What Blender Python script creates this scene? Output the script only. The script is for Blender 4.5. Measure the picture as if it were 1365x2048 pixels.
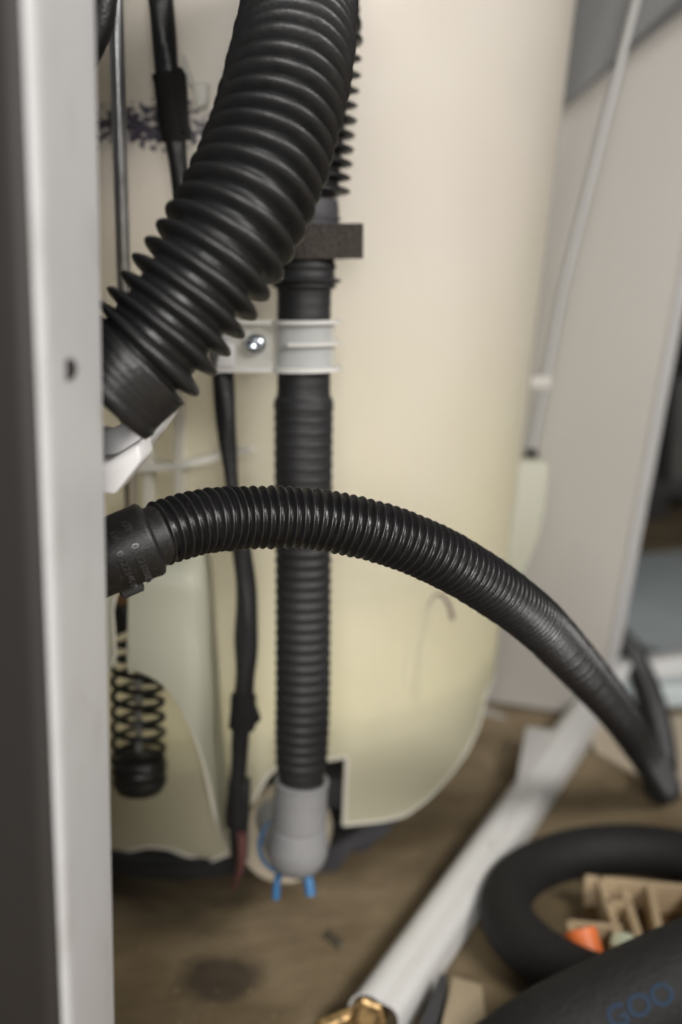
import bpy, bmesh, math, random
from mathutils import Vector, Matrix
random.seed(7)
sc = bpy.context.scene
for o in list(bpy.data.objects): bpy.data.objects.remove(o)
COL = sc.collection

# ------------------------------------------------------------------ camera
TH = math.radians(11.65); FPX = 2300.0; H = 0.5
cam_d = bpy.data.cameras.new('camera'); cam = bpy.data.objects.new('camera', cam_d); COL.objects.link(cam)
cam.location = (0, 0, H); cam.rotation_euler = (math.pi/2 - TH, 0, 0)
cam_d.sensor_fit = 'VERTICAL'; cam_d.sensor_height = 36; cam_d.sensor_width = 24
cam_d.lens = FPX/2048*36
cam_d.clip_start = 0.01; cam_d.clip_end = 100
cam_d.dof.use_dof = True; cam_d.dof.focus_distance = 0.532; cam_d.dof.aperture_fstop = 4.1
cam_d.dof.aperture_blades = 0
sc.camera = cam

# ------------------------------------------------------------------ world and lamps
w = bpy.data.worlds.new('World'); sc.world = w; w.use_nodes = True
bg = w.node_tree.nodes['Background']; bg.inputs[0].default_value = (0.93, 0.96, 1.0, 1); bg.inputs[1].default_value = 0.06
def area(name, loc, target, size, energy, color):
    l = bpy.data.lights.new(name, 'AREA'); l.shape = 'RECTANGLE'; l.size = size[0]; l.size_y = size[1]
    l.energy = energy; l.color = color
    o = bpy.data.objects.new(name, l); COL.objects.link(o); o.location = loc
    o.rotation_euler = (Vector(target)-Vector(loc)).to_track_quat('-Z', 'Y').to_euler()
    return o
area('work_lamp', (0.82, -0.02, 0.98), (0.0, 0.85, 0.36), (0.5, 0.25), 12.5, (1.0, 0.965, 0.92))
area('front_fill_lamp', (-0.02, -0.95, 0.76), (-0.02, 0.8, 0.42), (0.55, 0.45), 21, (1.0, 0.98, 0.95))  # unseen fill lamp behind the camera, a little above its height
tl = area('tub_glow_fill', (-0.11, 1.07, 1.30), (-0.11, 1.07, 0.3), (0.25, 0.25), 2.4, (1.0, 0.97, 0.91)); tl.data.spread = math.radians(45)  # unseen lamp added over the open tub so its wall glows
sc.view_settings.view_transform = 'Standard'; sc.view_settings.look = 'None'
sc.view_settings.exposure = 0.1; sc.view_settings.gamma = 1.0; sc.view_settings.use_curve_mapping = False
sc.render.engine = 'CYCLES'
sc.cycles.use_denoising = True
sc.cycles.max_bounces = 5; sc.cycles.transparent_max_bounces = 6; sc.cycles.use_adaptive_sampling = True; sc.cycles.adaptive_threshold = 0.02
sc.cycles.caustics_reflective = False; sc.cycles.caustics_refractive = False

# ------------------------------------------------------------------ helpers
FV = Vector((0, math.cos(TH), -math.sin(TH))); UV = Vector((0, math.sin(TH), math.cos(TH))); RV = Vector((1, 0, 0))
CV = Vector((0, 0, H))
def ray(px, py): return FV + RV*((px-682.5)/FPX) - UV*((py-1024)/FPX)
def P(px, py, d): return CV + ray(px, py)*d                      # point at real depth d
def PY(px, py, Y): r = ray(px, py); return CV + r*(Y/r.y)        # point on the vertical plane y = Y
def PZ(px, py, z=0.0): r = ray(px, py); return CV + r*((z-H)/r.z)  # point at height z

def root(name, label, cat, loc=(0, 0, 0), group=None):
    o = bpy.data.objects.new(name, None); COL.objects.link(o); o.location = loc; o.empty_display_size = 0.02
    o['label'] = label; o['category'] = cat
    if group: o['group'] = group
    return o
def base_loc(parent):
    v = Vector((0, 0, 0))
    while parent is not None: v += parent.location; parent = parent.parent
    return v
def obj(name, verts, faces, mat, parent=None, smooth=True, angle=40, label=None):
    """verts in world coordinates"""
    b = base_loc(parent)
    me = bpy.data.meshes.new(name)
    me.from_pydata([tuple(Vector(v)-b) for v in verts], [], faces); me.validate(); me.update()
    if smooth:
        me.polygons.foreach_set('use_smooth', [True]*len(me.polygons))
        if angle: me.set_sharp_from_angle(angle=math.radians(angle))
    o = bpy.data.objects.new(name, me); COL.objects.link(o)
    if parent: o.parent = parent
    me.materials.append(mat)
    if label: o['label'] = label
    return o
def tag(o, label, cat, group=None):
    o['label'] = label; o['category'] = cat
    if group: o['group'] = group
    return o
def bm_obj(name, bm, mat, parent=None, smooth=True, angle=40, label=None):
    bm.normal_update(); bmesh.ops.recalc_face_normals(bm, faces=bm.faces)
    vs = [v.co.copy() for v in bm.verts]; bm.verts.index_update()
    fs = [[v.index for v in f.verts] for f in bm.faces]; bm.free()
    return obj(name, vs, fs, mat, parent, smooth, angle, label)
def catmull(pts, n=24):
    pts = [Vector(p) for p in pts]
    q = [pts[0]*2-pts[1]] + pts + [pts[-1]*2-pts[-2]]
    out = []
    for i in range(1, len(q)-2):
        p0, p1, p2, p3 = q[i-1:i+3]
        for k in range(n):
            t = k/n
            out.append(0.5*((2*p1)+(p2-p0)*t+(2*p0-5*p1+4*p2-p3)*t*t+(3*p1-p0-3*p2+p3)*t**3))
    out.append(q[-2]); return out
class Path:
    def __init__(s, pts):
        s.p = pts; s.s = [0.0]
        for a, b in zip(pts, pts[1:]): s.s.append(s.s[-1]+(b-a).length)
        s.L = s.s[-1]
        t = [(pts[min(i+1, len(pts)-1)]-pts[max(i-1, 0)]).normalized() for i in range(len(pts))]
        n = t[0].orthogonal().normalized(); s.t = t; s.n = [n]
        for i in range(1, len(pts)):
            n = (n - t[i]*n.dot(t[i])).normalized(); s.n.append(n)
        s.i = 0
    def at(s, u):
        u = max(0, min(s.L, u)); i = 0
        lo, hi = 0, len(s.s)-2
        while lo < hi:
            m = (lo+hi+1)//2
            if s.s[m] <= u: lo = m
            else: hi = m-1
        i = lo
        f = (u-s.s[i])/max(1e-9, s.s[i+1]-s.s[i])
        p = s.p[i].lerp(s.p[i+1], f); t = s.t[i].lerp(s.t[i+1], f).normalized(); n = s.n[i].lerp(s.n[i+1], f)
        n = (n-t*n.dot(t)).normalized()
        return p, t, n, t.cross(n)
def sweep(path, stations, seg=40, cap=True, wob=None):
    """stations: list of (arc length, radius)"""
    vs, fs = [], []
    for (u, r) in stations:
        p, t, n, b = path.at(u)
        for k in range(seg):
            a = 2*math.pi*k/seg
            rr = r*(1+(wob(u, a) if wob else 0))
            vs.append(p + n*(rr*math.cos(a)) + b*(rr*math.sin(a)))
    m = len(stations)
    for i in range(m-1):
        for k in range(seg):
            k2 = (k+1) % seg
            fs.append((i*seg+k, i*seg+k2, (i+1)*seg+k2, (i+1)*seg+k))
    if cap:
        fs.append(tuple(range(seg-1, -1, -1))); fs.append(tuple(range((m-1)*seg, m*seg)))
    return vs, fs
def tube(pts, r, seg=16, n=12, spline=True, wob=None):
    path = Path(catmull(pts, n) if spline else [Vector(p) for p in pts])
    rr = r if callable(r) else (lambda u: r)
    N = len(path.p)
    return sweep(path, [(path.L*i/(N-1), rr(path.L*i/(N-1)/path.L)) for i in range(N)], seg, True, wob)
def ring_profile(x, ridge=0.62, sharp=0.5):
    """0..1 phase -> 0..1 height: rounded ridge then flat valley"""
    x = abs(((x+0.5) % 1.0)-0.5)*2
    if x > ridge: return 0.0
    return max(0.0, 1-(x/ridge)**2)**sharp
def lathe(profile, axis_p, axis_t=(0, 0, 1), seg=48):
    """profile: list of (along, radius)"""
    t = Vector(axis_t).normalized(); n = t.orthogonal().normalized(); b = t.cross(n); p0 = Vector(axis_p)
    vs, fs = [], []
    for (u, r) in profile:
        for k in range(seg):
            a = 2*math.pi*k/seg
            vs.append(p0+t*u+n*(r*math.cos(a))+b*(r*math.sin(a)))
    for i in range(len(profile)-1):
        for k in range(seg):
            k2 = (k+1) % seg
            fs.append((i*seg+k, i*seg+k2, (i+1)*seg+k2, (i+1)*seg+k))
    fs.append(tuple(range(seg-1, -1, -1))); fs.append(tuple(range((len(profile)-1)*seg, len(profile)*seg)))
    return vs, fs
def prism(poly, direction, bevel=0.0):
    """closed solid from a 3-D polygon extruded by a vector -> bmesh"""
    bm = bmesh.new(); d = Vector(direction)
    a = [bm.verts.new(Vector(p)) for p in poly]; b = [bm.verts.new(Vector(p)+d) for p in poly]
    bm.faces.new(a); bm.faces.new(list(reversed(b)))
    for i in range(len(a)):
        j = (i+1) % len(a); bm.faces.new((a[j], a[i], b[i], b[j]))
    bmesh.ops.recalc_face_normals(bm, faces=bm.faces)
    if bevel: bmesh.ops.bevel(bm, geom=list(bm.edges), offset=bevel, segments=2, profile=0.6, affect='EDGES', clamp_overlap=True)
    return bm
def box(c, s, rotz=0.0, bevel=0.0, rot=None):
    bm = bmesh.new(); bmesh.ops.create_cube(bm, size=1)
    M = Matrix.Translation(Vector(c)) @ (rot if rot else Matrix.Rotation(rotz, 4, 'Z')) @ Matrix.Diagonal((*s, 1))
    bmesh.ops.transform(bm, matrix=M, verts=bm.verts)
    if bevel: bmesh.ops.bevel(bm, geom=list(bm.edges), offset=bevel, segments=3, profile=0.6, affect='EDGES', clamp_overlap=True)
    return bm
def sheet(grid, thick=None, flip=False):
    """grid[i][j] of points -> verts, faces; optional thickness along normals (closed)"""
    n, m = len(grid), len(grid[0]); vs = [Vector(p) for row in grid for p in row]
    fs = [(i*m+j, i*m+j+1, (i+1)*m+j+1, (i+1)*m+j) for i in range(n-1) for j in range(m-1)]
    if thick:
        nor = []
        for i in range(n):
            for j in range(m):
                a = Vector(grid[min(i+1, n-1)][j])-Vector(grid[max(i-1, 0)][j]); b = Vector(grid[i][min(j+1, m-1)])-Vector(grid[i][max(j-1, 0)])
                c = a.cross(b); nor.append(c.normalized() if c.length > 0 else Vector((0, 0, 1)))
        k = len(vs); vs += [v+q*thick for v, q in zip(vs, nor)]
        fs += [tuple(x+k for x in reversed(f)) for f in fs]
        bd = [i*m for i in range(n)], [i*m+m-1 for i in range(n)], list(range(m)), [(n-1)*m+j for j in range(m)]
        for line in bd:
            for a, b in zip(line, line[1:]): fs.append((a, b, b+k, a+k))
        bm = bmesh.new(); bv = [bm.verts.new(v) for v in vs]
        for f in fs:
            try: bm.faces.new([bv[x] for x in f])
            except ValueError: pass
        bmesh.ops.recalc_face_normals(bm, faces=bm.faces); bm.verts.index_update()
        fs = [[v.index for v in f.verts] for f in bm.faces]; bm.free()
    return vs, fs

# ------------------------------------------------------------------ materials
def mat(name, col, rough=0.5, metal=0.0, var=0.12, vscale=40, bump=0.0, bscale=200, rvar=0.08, spec=0.5,
        transl=0.0, transp=0.0, col2=None, c2scale=None, c2lo=0.5, c2hi=0.7, coat=0.0):
    m = bpy.data.materials.new(name); m.use_nodes = True; nt = m.node_tree; N = nt.nodes; L = nt.links
    bs = N['Principled BSDF']; out = N['Material Output']
    tc = N.new('ShaderNodeTexCoord')
    no = N.new('ShaderNodeTexNoise'); no.inputs['Scale'].default_value = vscale; no.inputs['Detail'].default_value = 2.5
    L.new(tc.outputs['Object'], no.inputs['Vector'])
    mx = N.new('ShaderNodeMix'); mx.data_type = 'RGBA'
    mx.inputs[6].default_value = (*[c*(1-var) for c in col], 1); mx.inputs[7].default_value = (*[min(1, c*(1+var)) for c in col], 1)
    L.new(no.outputs['Fac'], mx.inputs[0]); c_out = mx.outputs[2]
    if col2:
        n2 = N.new('ShaderNodeTexNoise'); n2.inputs['Scale'].default_value = c2scale or vscale*2; n2.inputs['Detail'].default_value = 3; n2.inputs['Roughness'].default_value = 0.65
        L.new(tc.outputs['Object'], n2.inputs['Vector'])
        mr = N.new('ShaderNodeMapRange'); mr.inputs[1].default_value = c2lo; mr.inputs[2].default_value = c2hi
        L.new(n2.outputs['Fac'], mr.inputs[0])
        m2 = N.new('ShaderNodeMix'); m2.data_type = 'RGBA'; L.new(mr.outputs[0], m2.inputs[0]); L.new(c_out, m2.inputs[6]); m2.inputs[7].default_value = (*col2, 1)
        c_out = m2.outputs[2]
    L.new(c_out, bs.inputs['Base Color'])
    rr = N.new('ShaderNodeMapRange'); rr.inputs[3].default_value = max(0.02, rough-rvar); rr.inputs[4].default_value = min(1, rough+rvar)
    L.new(no.outputs['Fac'], rr.inputs[0]); L.new(rr.outputs[0], bs.inputs['Roughness'])
    bs.inputs['Metallic'].default_value = metal; bs.inputs['Specular IOR Level'].default_value = spec
    if coat: bs.inputs['Coat Weight'].default_value = coat; bs.inputs['Coat Roughness'].default_value = 0.2
    if bump:
        nb = N.new('ShaderNodeTexNoise'); nb.inputs['Scale'].default_value = bscale; nb.inputs['Detail'].default_value = 2.5
        L.new(tc.outputs['Object'], nb.inputs['Vector'])
        bp = N.new('ShaderNodeBump'); bp.inputs['Strength'].default_value = 1.0; bp.inputs['Distance'].default_value = bump
        L.new(nb.outputs['Fac'], bp.inputs['Height']); L.new(bp.outputs[0], bs.inputs['Normal'])
    sh = bs.outputs[0]
    if transl:
        tr = N.new('ShaderNodeBsdfTranslucent'); L.new(c_out, tr.inputs[0])
        ms = N.new('ShaderNodeMixShader'); ms.inputs[0].default_value = transl; L.new(sh, ms.inputs[1]); L.new(tr.outputs[0], ms.inputs[2]); sh = ms.outputs[0]
    if transp:
        tp = N.new('ShaderNodeBsdfTransparent'); tp.inputs[0].default_value = (0.95, 0.95, 0.9, 1)
        ms = N.new('ShaderNodeMixShader'); ms.inputs[0].default_value = transp; L.new(sh, ms.inputs[1]); L.new(tp.outputs[0], ms.inputs[2]); sh = ms.outputs[0]
    L.new(sh, out.inputs[0])
    m['c_out'] = 0
    return m
M = {}
M['rubber'] = mat('black_rubber', (0.011, 0.0105, 0.011), 0.33, var=0.25, vscale=300, bump=0.00012, bscale=900, col2=(0.05, 0.042, 0.035), c2scale=420, c2lo=0.62, c2hi=0.82)
M['rubber_big'] = mat('matt_black_rubber', (0.014, 0.014, 0.0145), 0.42, var=0.2, vscale=120, bump=0.0002, bscale=500, col2=(0.03, 0.026, 0.02), c2scale=160, c2lo=0.6, c2hi=0.85)
M['rubber_pipe'] = mat('dusty_black_rubber', (0.019, 0.019, 0.0205), 0.56, var=0.25, vscale=200, bump=0.00015, bscale=700)
M['elbow_rubber'] = mat('moulded_black_rubber', (0.011, 0.011, 0.011), 0.46, var=0.25, vscale=300, bump=0.0002, bscale=1200, col2=(0.07, 0.065, 0.06), c2scale=500, c2lo=0.6, c2hi=0.85)
M['letter'] = mat('paler_rubber_letter', (0.04, 0.039, 0.038), 0.3, var=0.3, vscale=400)  # paler and glossier than the elbow so the letters stand out
M['foam'] = mat('black_foam', (0.065, 0.057, 0.05), 0.95, var=0.8, vscale=500, bump=0.003, bscale=600, spec=0.2)
M['sleeve'] = mat('black_sleeve', (0.013, 0.013, 0.014), 0.42, var=0.3, vscale=300, bump=0.0005, bscale=500)
M['cloth_tape'] = mat('black_fleece_tape', (0.016, 0.015, 0.015), 0.9, var=0.6, vscale=900, bump=0.0012, bscale=900, spec=0.25)
M['paint'] = mat('white_enamel', (0.53, 0.53, 0.54), 0.42, var=0.05, vscale=12, col2=(0.46, 0.455, 0.45), c2scale=28, c2lo=0.55, c2hi=0.75, bump=0.00012, bscale=350)
M['rail_paint'] = mat('glossy_white_enamel', (0.68, 0.675, 0.66), 0.35, var=0.05, vscale=14, bump=0.0002, bscale=90, col2=(0.5, 0.47, 0.42), c2scale=30, c2lo=0.6, c2hi=0.8)
M['shaded_skin'] = mat('shade_dark_enamel', (0.014, 0.011, 0.0095), 0.65, var=0.08, vscale=10)  # cabinet's outer face in shade, darkened in the base colour
M['panel'] = mat('grey_enamel', (0.45, 0.43, 0.40), 0.5, var=0.05, vscale=6)
M['white_plastic'] = mat('white_plastic', (0.6, 0.59, 0.585), 0.45, var=0.05, vscale=30)
M['clip_plastic'] = mat('clear_white_plastic', (0.92, 0.93, 0.94), 0.4, var=0.04, vscale=60, transl=0.3, transp=0.58)
M['clip_edge'] = mat('white_plastic_edge', (0.86, 0.85, 0.82), 0.4, var=0.03, vscale=60, transl=0.3)
M['steel'] = mat('polished_steel', (0.75, 0.76, 0.77), 0.3, metal=1.0, var=0.1, vscale=80, rvar=0.06)
M['zinc'] = mat('zinc_screw', (0.55, 0.6, 0.66), 0.22, metal=1.0, var=0.1, vscale=200)
M['spring'] = mat('black_spring_steel', (0.012, 0.012, 0.012), 0.4, var=0.3, vscale=300)
M['grey_plastic'] = mat('grey_plastic', (0.27, 0.27, 0.275), 0.5, var=0.08, vscale=120, bump=0.0001, bscale=600)
M['dark_plastic'] = mat('dark_grey_plastic', (0.05, 0.05, 0.056), 0.6, var=0.2, vscale=90)
M['cream'] = mat('cream_plastic', (0.62, 0.54, 0.42), 0.5, var=0.1, vscale=60)
M['blue'] = mat('blue_plastic', (0.04, 0.16, 0.35), 0.45, var=0.15, vscale=120)
M['navy'] = mat('faded_blue_print', (0.005, 0.02, 0.045), 0.8, var=0.4, vscale=200)
M['red'] = mat('dull_red_plastic', (0.11, 0.045, 0.04), 0.6, var=0.3, vscale=120)
M['copper'] = mat('copper_band', (0.5, 0.28, 0.12), 0.4, metal=0.6, var=0.2, vscale=200)
M['hook'] = mat('mauve_wire', (0.30, 0.235, 0.21), 0.6, var=0.1, vscale=100)
M['brass'] = mat('brass', (0.62, 0.42, 0.2), 0.35, metal=0.8, var=0.25, vscale=150, col2=(0.1, 0.07, 0.04), c2scale=120)
M['wood'] = mat('pale_wood', (0.5, 0.38, 0.24), 0.65, var=0.2, vscale=60)
M['beige'] = mat('beige_board', (0.42, 0.34, 0.23), 0.7, var=0.15, vscale=40)
M['grit'] = mat('dull_grit', (0.2, 0.15, 0.085), 0.8, var=0.3, vscale=60)
M['brown'] = mat('brown_lining', (0.10, 0.055, 0.02), 0.7, var=0.3, vscale=60)
M['orange'] = mat('orange_plastic', (0.85, 0.2, 0.05), 0.45, var=0.1, vscale=60)
M['pale_green'] = mat('pale_green_plastic', (0.6, 0.64, 0.48), 0.45, var=0.08, vscale=60)
M['foam_tube'] = mat('black_foam_tube', (0.006, 0.0056, 0.006), 0.75, var=0.3, vscale=60, bump=0.001, bscale=200)
M['sheet_metal'] = mat('galvanised_sheet', (0.58, 0.64, 0.65), 0.45, metal=0.1, var=0.15, vscale=8)
M['shade_grey'] = mat('shade_grey', (0.14, 0.14, 0.14), 0.6, metal=0.2, var=0.1, vscale=10)  # dark tone of the plate that stands in for panel shadow
M['rod_zinc'] = mat('dull_zinc', (0.34, 0.34, 0.33), 0.5, metal=0.2, var=0.08, vscale=30)
M['rack'] = mat('dark_rack_paint', (0.03, 0.028, 0.027), 0.6, var=0.3, vscale=15)
M['rack_box'] = mat('dusty_grey_box', (0.10, 0.095, 0.09), 0.7, var=0.3, vscale=10)
M['pink'] = mat('dull_pink_box', (0.4, 0.22, 0.17), 0.7, var=0.2, vscale=10)
M['wall'] = mat('grey_plaster', (0.2, 0.195, 0.19), 0.9, var=0.08, vscale=3)
M['board'] = mat('pale_cardboard', (0.62, 0.53, 0.41), 0.8, var=0.1, vscale=12)
# tub: translucent cream polypropylene with an ink smudge printed round its upper left
def tub_material(name, transp, transl=0.3, smudge=True, col=(0.77, 0.725, 0.66), col2=(0.79, 0.755, 0.70), yellow=(0.77, 0.735, 0.565)):
    m = mat(name, col, 0.42, var=0.05, vscale=7, transl=transl, transp=transp, col2=col2, c2scale=3, c2lo=0.4, c2hi=0.65, bump=0.0012, bscale=14)
    nt = m.node_tree; N = nt.nodes; L = nt.links
    bs = N['Principled BSDF']; src = bs.inputs['Base Color'].links[0].from_socket
    geo = N.new('ShaderNodeNewGeometry'); sep = N.new('ShaderNodeSeparateXYZ'); L.new(geo.outputs['Position'], sep.inputs[0])
    ny = N.new('ShaderNodeTexNoise'); ny.inputs['Scale'].default_value = 6; L.new(geo.outputs['Position'], ny.inputs['Vector'])
    ay = N.new('ShaderNodeMath'); ay.operation = 'MULTIPLY_ADD'; L.new(ny.outputs['Fac'], ay.inputs[0]); ay.inputs[1].default_value = 0.3; L.new(sep.outputs[2], ay.inputs[2])
    my = N.new('ShaderNodeMapRange'); my.inputs[1].default_value = 0.30; my.inputs[2].default_value = 0.72; my.inputs[3].default_value = 1; my.inputs[4].default_value = 0; L.new(ay.outputs[0], my.inputs[0])
    mix = N.new('ShaderNodeMix'); mix.data_type = 'RGBA'; L.new(my.outputs[0], mix.inputs[0]); mix.inputs[7].default_value = (*yellow, 1)
    for l in list(src.links): L.new(mix.outputs[2], l.to_socket)
    L.new(src, mix.inputs[6])
    if not smudge: return m
    nt = m.node_tree; N = nt.nodes; L = nt.links
    bs = N['Principled BSDF']; src = bs.inputs['Base Color'].links[0].from_socket
    geo = N.new('ShaderNodeNewGeometry'); sep = N.new('ShaderNodeSeparateXYZ'); L.new(geo.outputs['Position'], sep.inputs[0])
    a = S(200, 200); b = S(440, 296); zc = (a.z+b.z)/2; hz = abs(a.z-b.z)/2
    def band(sock, c, h):
        s1 = N.new('ShaderNodeMath'); s1.operation = 'SUBTRACT'; L.new(sock, s1.inputs[0]); s1.inputs[1].default_value = c
        s2 = N.new('ShaderNodeMath'); s2.operation = 'DIVIDE'; L.new(s1.outputs[0], s2.inputs[0]); s2.inputs[1].default_value = h
        s3 = N.new('ShaderNodeMath'); s3.operation = 'POWER'; L.new(s2.outputs[0], s3.inputs[0]); s3.inputs[1].default_value = 2
        s4 = N.new('ShaderNodeMath'); s4.operation = 'SUBTRACT'; s4.inputs[0].default_value = 1; L.new(s3.outputs[0], s4.inputs[1]); s4.use_clamp = True
        return s4.outputs[0]
    bz = band(sep.outputs[2], zc-0.002, hz*1.15); bx = band(sep.outputs[0], PY(290, 250, 0.775).x, 0.062)
    no = N.new('ShaderNodeTexNoise'); no.inputs['Scale'].default_value = 185; no.inputs['Detail'].default_value = 4; no.inputs['Roughness'].default_value = 0.6
    mp = N.new('ShaderNodeMapping'); mp.inputs['Scale'].default_value = (1, 1, 1.25); L.new(geo.outputs['Position'], mp.inputs[0]); L.new(mp.outputs[0], no.inputs['Vector'])
    mu = N.new('ShaderNodeMath'); mu.operation = 'MULTIPLY'; L.new(bz, mu.inputs[0]); L.new(bx, mu.inputs[1])
    ad = N.new('ShaderNodeMath'); ad.operation = 'MULTIPLY_ADD'; L.new(mu.outputs[0], ad.inputs[0]); ad.inputs[1].default_value = 0.27; L.new(no.outputs['Fac'], ad.inputs[2])
    th = N.new('ShaderNodeMapRange'); L.new(ad.outputs[0], th.inputs[0]); th.inputs[1].default_value = 0.625; th.inputs[2].default_value = 0.70
    gt = N.new('ShaderNodeMath'); gt.operation = 'MULTIPLY'; gt.use_clamp = True; L.new(mu.outputs[0], gt.inputs[0]); gt.inputs[1].default_value = 8
    gm = N.new('ShaderNodeMath'); gm.operation = 'MULTIPLY'; L.new(gt.outputs[0], gm.inputs[0]); L.new(th.outputs[0], gm.inputs[1])
    mx = N.new('ShaderNodeMix'); mx.data_type = 'RGBA'; L.new(gm.outputs[0], mx.inputs[0]); L.new(src, mx.inputs[6]); mx.inputs[7].default_value = (0.075, 0.065, 0.095, 1)
    for l in list(src.links): L.new(mx.outputs[2], l.to_socket) if l.to_node != mx else None
    return m
def floor_material():
    m = mat('stained_concrete', (0.14, 0.102, 0.054), 0.75, var=0.35, vscale=5, bump=0.002, bscale=60, col2=(0.30, 0.23, 0.14), c2scale=4.5, c2lo=0.42, c2hi=0.66, rvar=0.15)
    nt = m.node_tree; N = nt.nodes; L = nt.links
    bs = N['Principled BSDF']; src = bs.inputs['Base Color'].links[0].from_socket
    geo = N.new('ShaderNodeNewGeometry')
    nz = N.new('ShaderNodeTexNoise'); nz.inputs['Scale'].default_value = 30; nz.inputs['Detail'].default_value = 5; L.new(geo.outputs['Position'], nz.inputs['Vector'])
    c = PZ(440, 1955)
    ds = N.new('ShaderNodeVectorMath'); ds.operation = 'DISTANCE'; L.new(geo.outputs['Position'], ds.inputs[0]); ds.inputs[1].default_value = (c.x, c.y, 0)
    ad = N.new('ShaderNodeMath'); ad.operation = 'MULTIPLY_ADD'; L.new(nz.outputs['Fac'], ad.inputs[0]); ad.inputs[1].default_value = 0.03; L.new(ds.outputs['Value'], ad.inputs[2])
    mr = N.new('ShaderNodeMapRange'); mr.inputs[1].default_value = 0.036; mr.inputs[2].default_value = 0.052; mr.inputs[3].default_value = 1; mr.inputs[4].default_value = 0; L.new(ad.outputs[0], mr.inputs[0])
    ml = N.new('ShaderNodeMath'); ml.operation = 'MULTIPLY'; ml.inputs[1].default_value = 0.8; L.new(mr.outputs[0], ml.inputs[0])
    mx = N.new('ShaderNodeMix'); mx.data_type = 'RGBA'; L.new(ml.outputs[0], mx.inputs[0]); L.new(src, mx.inputs[6]); mx.inputs[7].default_value = (0.03, 0.022, 0.014, 1)
    L.new(mx.outputs[2], bs.inputs['Base Color'])
    return m

# ------------------------------------------------------------------ tub geometry functions
X0, Y0 = -0.11, 1.07
def RT(z): return 0.2426+0.08754*z
def tub_pt(a, z, off=0.0): r = RT(z)+off; return Vector((X0+r*math.sin(a), Y0-r*math.cos(a), z))
def S(px, py, off=0.0):
    r = ray(px, py); d = 0.55; prev = None
    while d < 1.4:
        p = CV+r*d; f = math.hypot(p.x-X0, p.y-Y0)-RT(p.z)-off
        if f < 0:
            lo, hi = d-0.002, d
            for _ in range(25):
                mid = (lo+hi)/2; p = CV+r*mid
                if math.hypot(p.x-X0, p.y-Y0)-RT(p.z)-off < 0: hi = mid
                else: lo = mid
            return CV+r*lo
        if prev is not None and f > prev and abs(f) < 0.03: return CV+r*d
        prev = f; d += 0.002
    return CV+r*1.05
def AZ(p): return math.atan2(p.x-X0, Y0-p.y)
M['tub'] = tub_material('translucent_cream_tub', 0.06, 0.4)
M['pocket'] = tub_material('translucent_milky_shell', 0.14, 0.5, False, (0.78, 0.78, 0.70), (0.80, 0.80, 0.73), (0.78, 0.785, 0.68))
M['rim'] = mat('cream_rim', (0.93, 0.90, 0.80), 0.45, var=0.02, vscale=20, transl=0.25)  # paler than the tub wall, carrying the translucent edge glow as colour
M['rib'] = mat('milky_rib', (0.95, 0.93, 0.84), 0.45, var=0.02, vscale=20, transl=0.1)
M['floor'] = floor_material()

# ------------------------------------------------------------------ setting: floor and workshop wall
fl = obj('floor', [(-6, -4, 0), (6, -4, 0), (6, 9, 0), (-6, 9, 0)], [(0, 1, 2, 3)], M['floor'], smooth=False); fl['kind'] = 'structure'
wl = obj('workshop_wall', [(-6, 4.5, 0), (6, 4.5, 0), (6, 4.5, 3.2), (-6, 4.5, 3.2)], [(0, 1, 2, 3)], M['wall'], smooth=False); wl['kind'] = 'structure'

# ------------------------------------------------------------------ washer cabinet
cab = root('washer_cabinet', 'open white steel cabinet of the washing machine around the cream tub', 'cabinet', (-0.09, 0.45, 0))
# corner post: outer skin with its shade put into the colour, white inner return flange with a rolled edge
E0 = P(62, 0, 0.285); E1 = P(142, 2048, 0.285)
zt, zb = 1.0, 0.0
def lx(px_top, px_bot, d, z):
    a = P(px_top, 0, d); b = P(px_bot, 2048, d); f = (z-b.z)/(a.z-b.z); return b.lerp(a, f).x, b.lerp(a, f).y
def post_line(z):
    # plan outline of the folded sheet at height z, from the outer skin to the rolled edge
    def X(px0, px1, Y):
        a = PY(px0, 0, Y); b = PY(px1, 2048, Y); f = (z-b.z)/(a.z-b.z); return b.x+(a.x-b.x)*f
    cx = X(60, 138, 0.318); ex = X(192, 231, 0.402)
    pts = [(cx-0.22, 0.37), (cx-0.05, 0.330)]
    for k in range(9):                                     # rounded corner
        t = k/8; p0 = Vector((cx-0.009, 0.3185)); p1 = Vector((cx, 0.3155)); p2 = Vector((cx+(ex-cx)*0.14, 0.3275))
        q = p0.lerp(p1, t).lerp(p1.lerp(p2, t), t); pts.append((q.x, q.y))
    return pts, (cx, ex)
def post_grid():
    g1, g2 = [], []
    zs = [zb+(zt-zb)*i/24 for i in range(25)]
    for z in zs:
        pts, (cx, ex) = post_line(z)
        g1.append([Vector((x, y, z)) for x, y in pts[:-4]])
        tail = pts[-5:]
        x0, y0 = tail[-1]
        row = [Vector((x, y, z)) for x, y in tail]
        for k in range(1, 15):
            t = k/14; row.append(Vector((x0+(ex-x0)*t, y0+(0.400-y0)*t, z)))
        for k in range(1, 9):                              # rolled hem turning back
            a = k/8*math.pi*0.9
            row.append(Vector((ex-0.0022+0.0022*math.cos(a), 0.400+0.0022*math.sin(a), z)))
        g2.append(row)
    return g1, g2
g1, g2 = post_grid()
vs, fs = sheet(g1); obj('outer_skin', vs, fs, M['shaded_skin'], cab, angle=None, label='outer skin of the cabinet corner, darkened in colour for its shade')
vs, fs = sheet(g2); fl_part = obj('corner_flange', vs, fs, M['paint'], cab, angle=None, label='white return flange along the cabinet corner')
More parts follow.
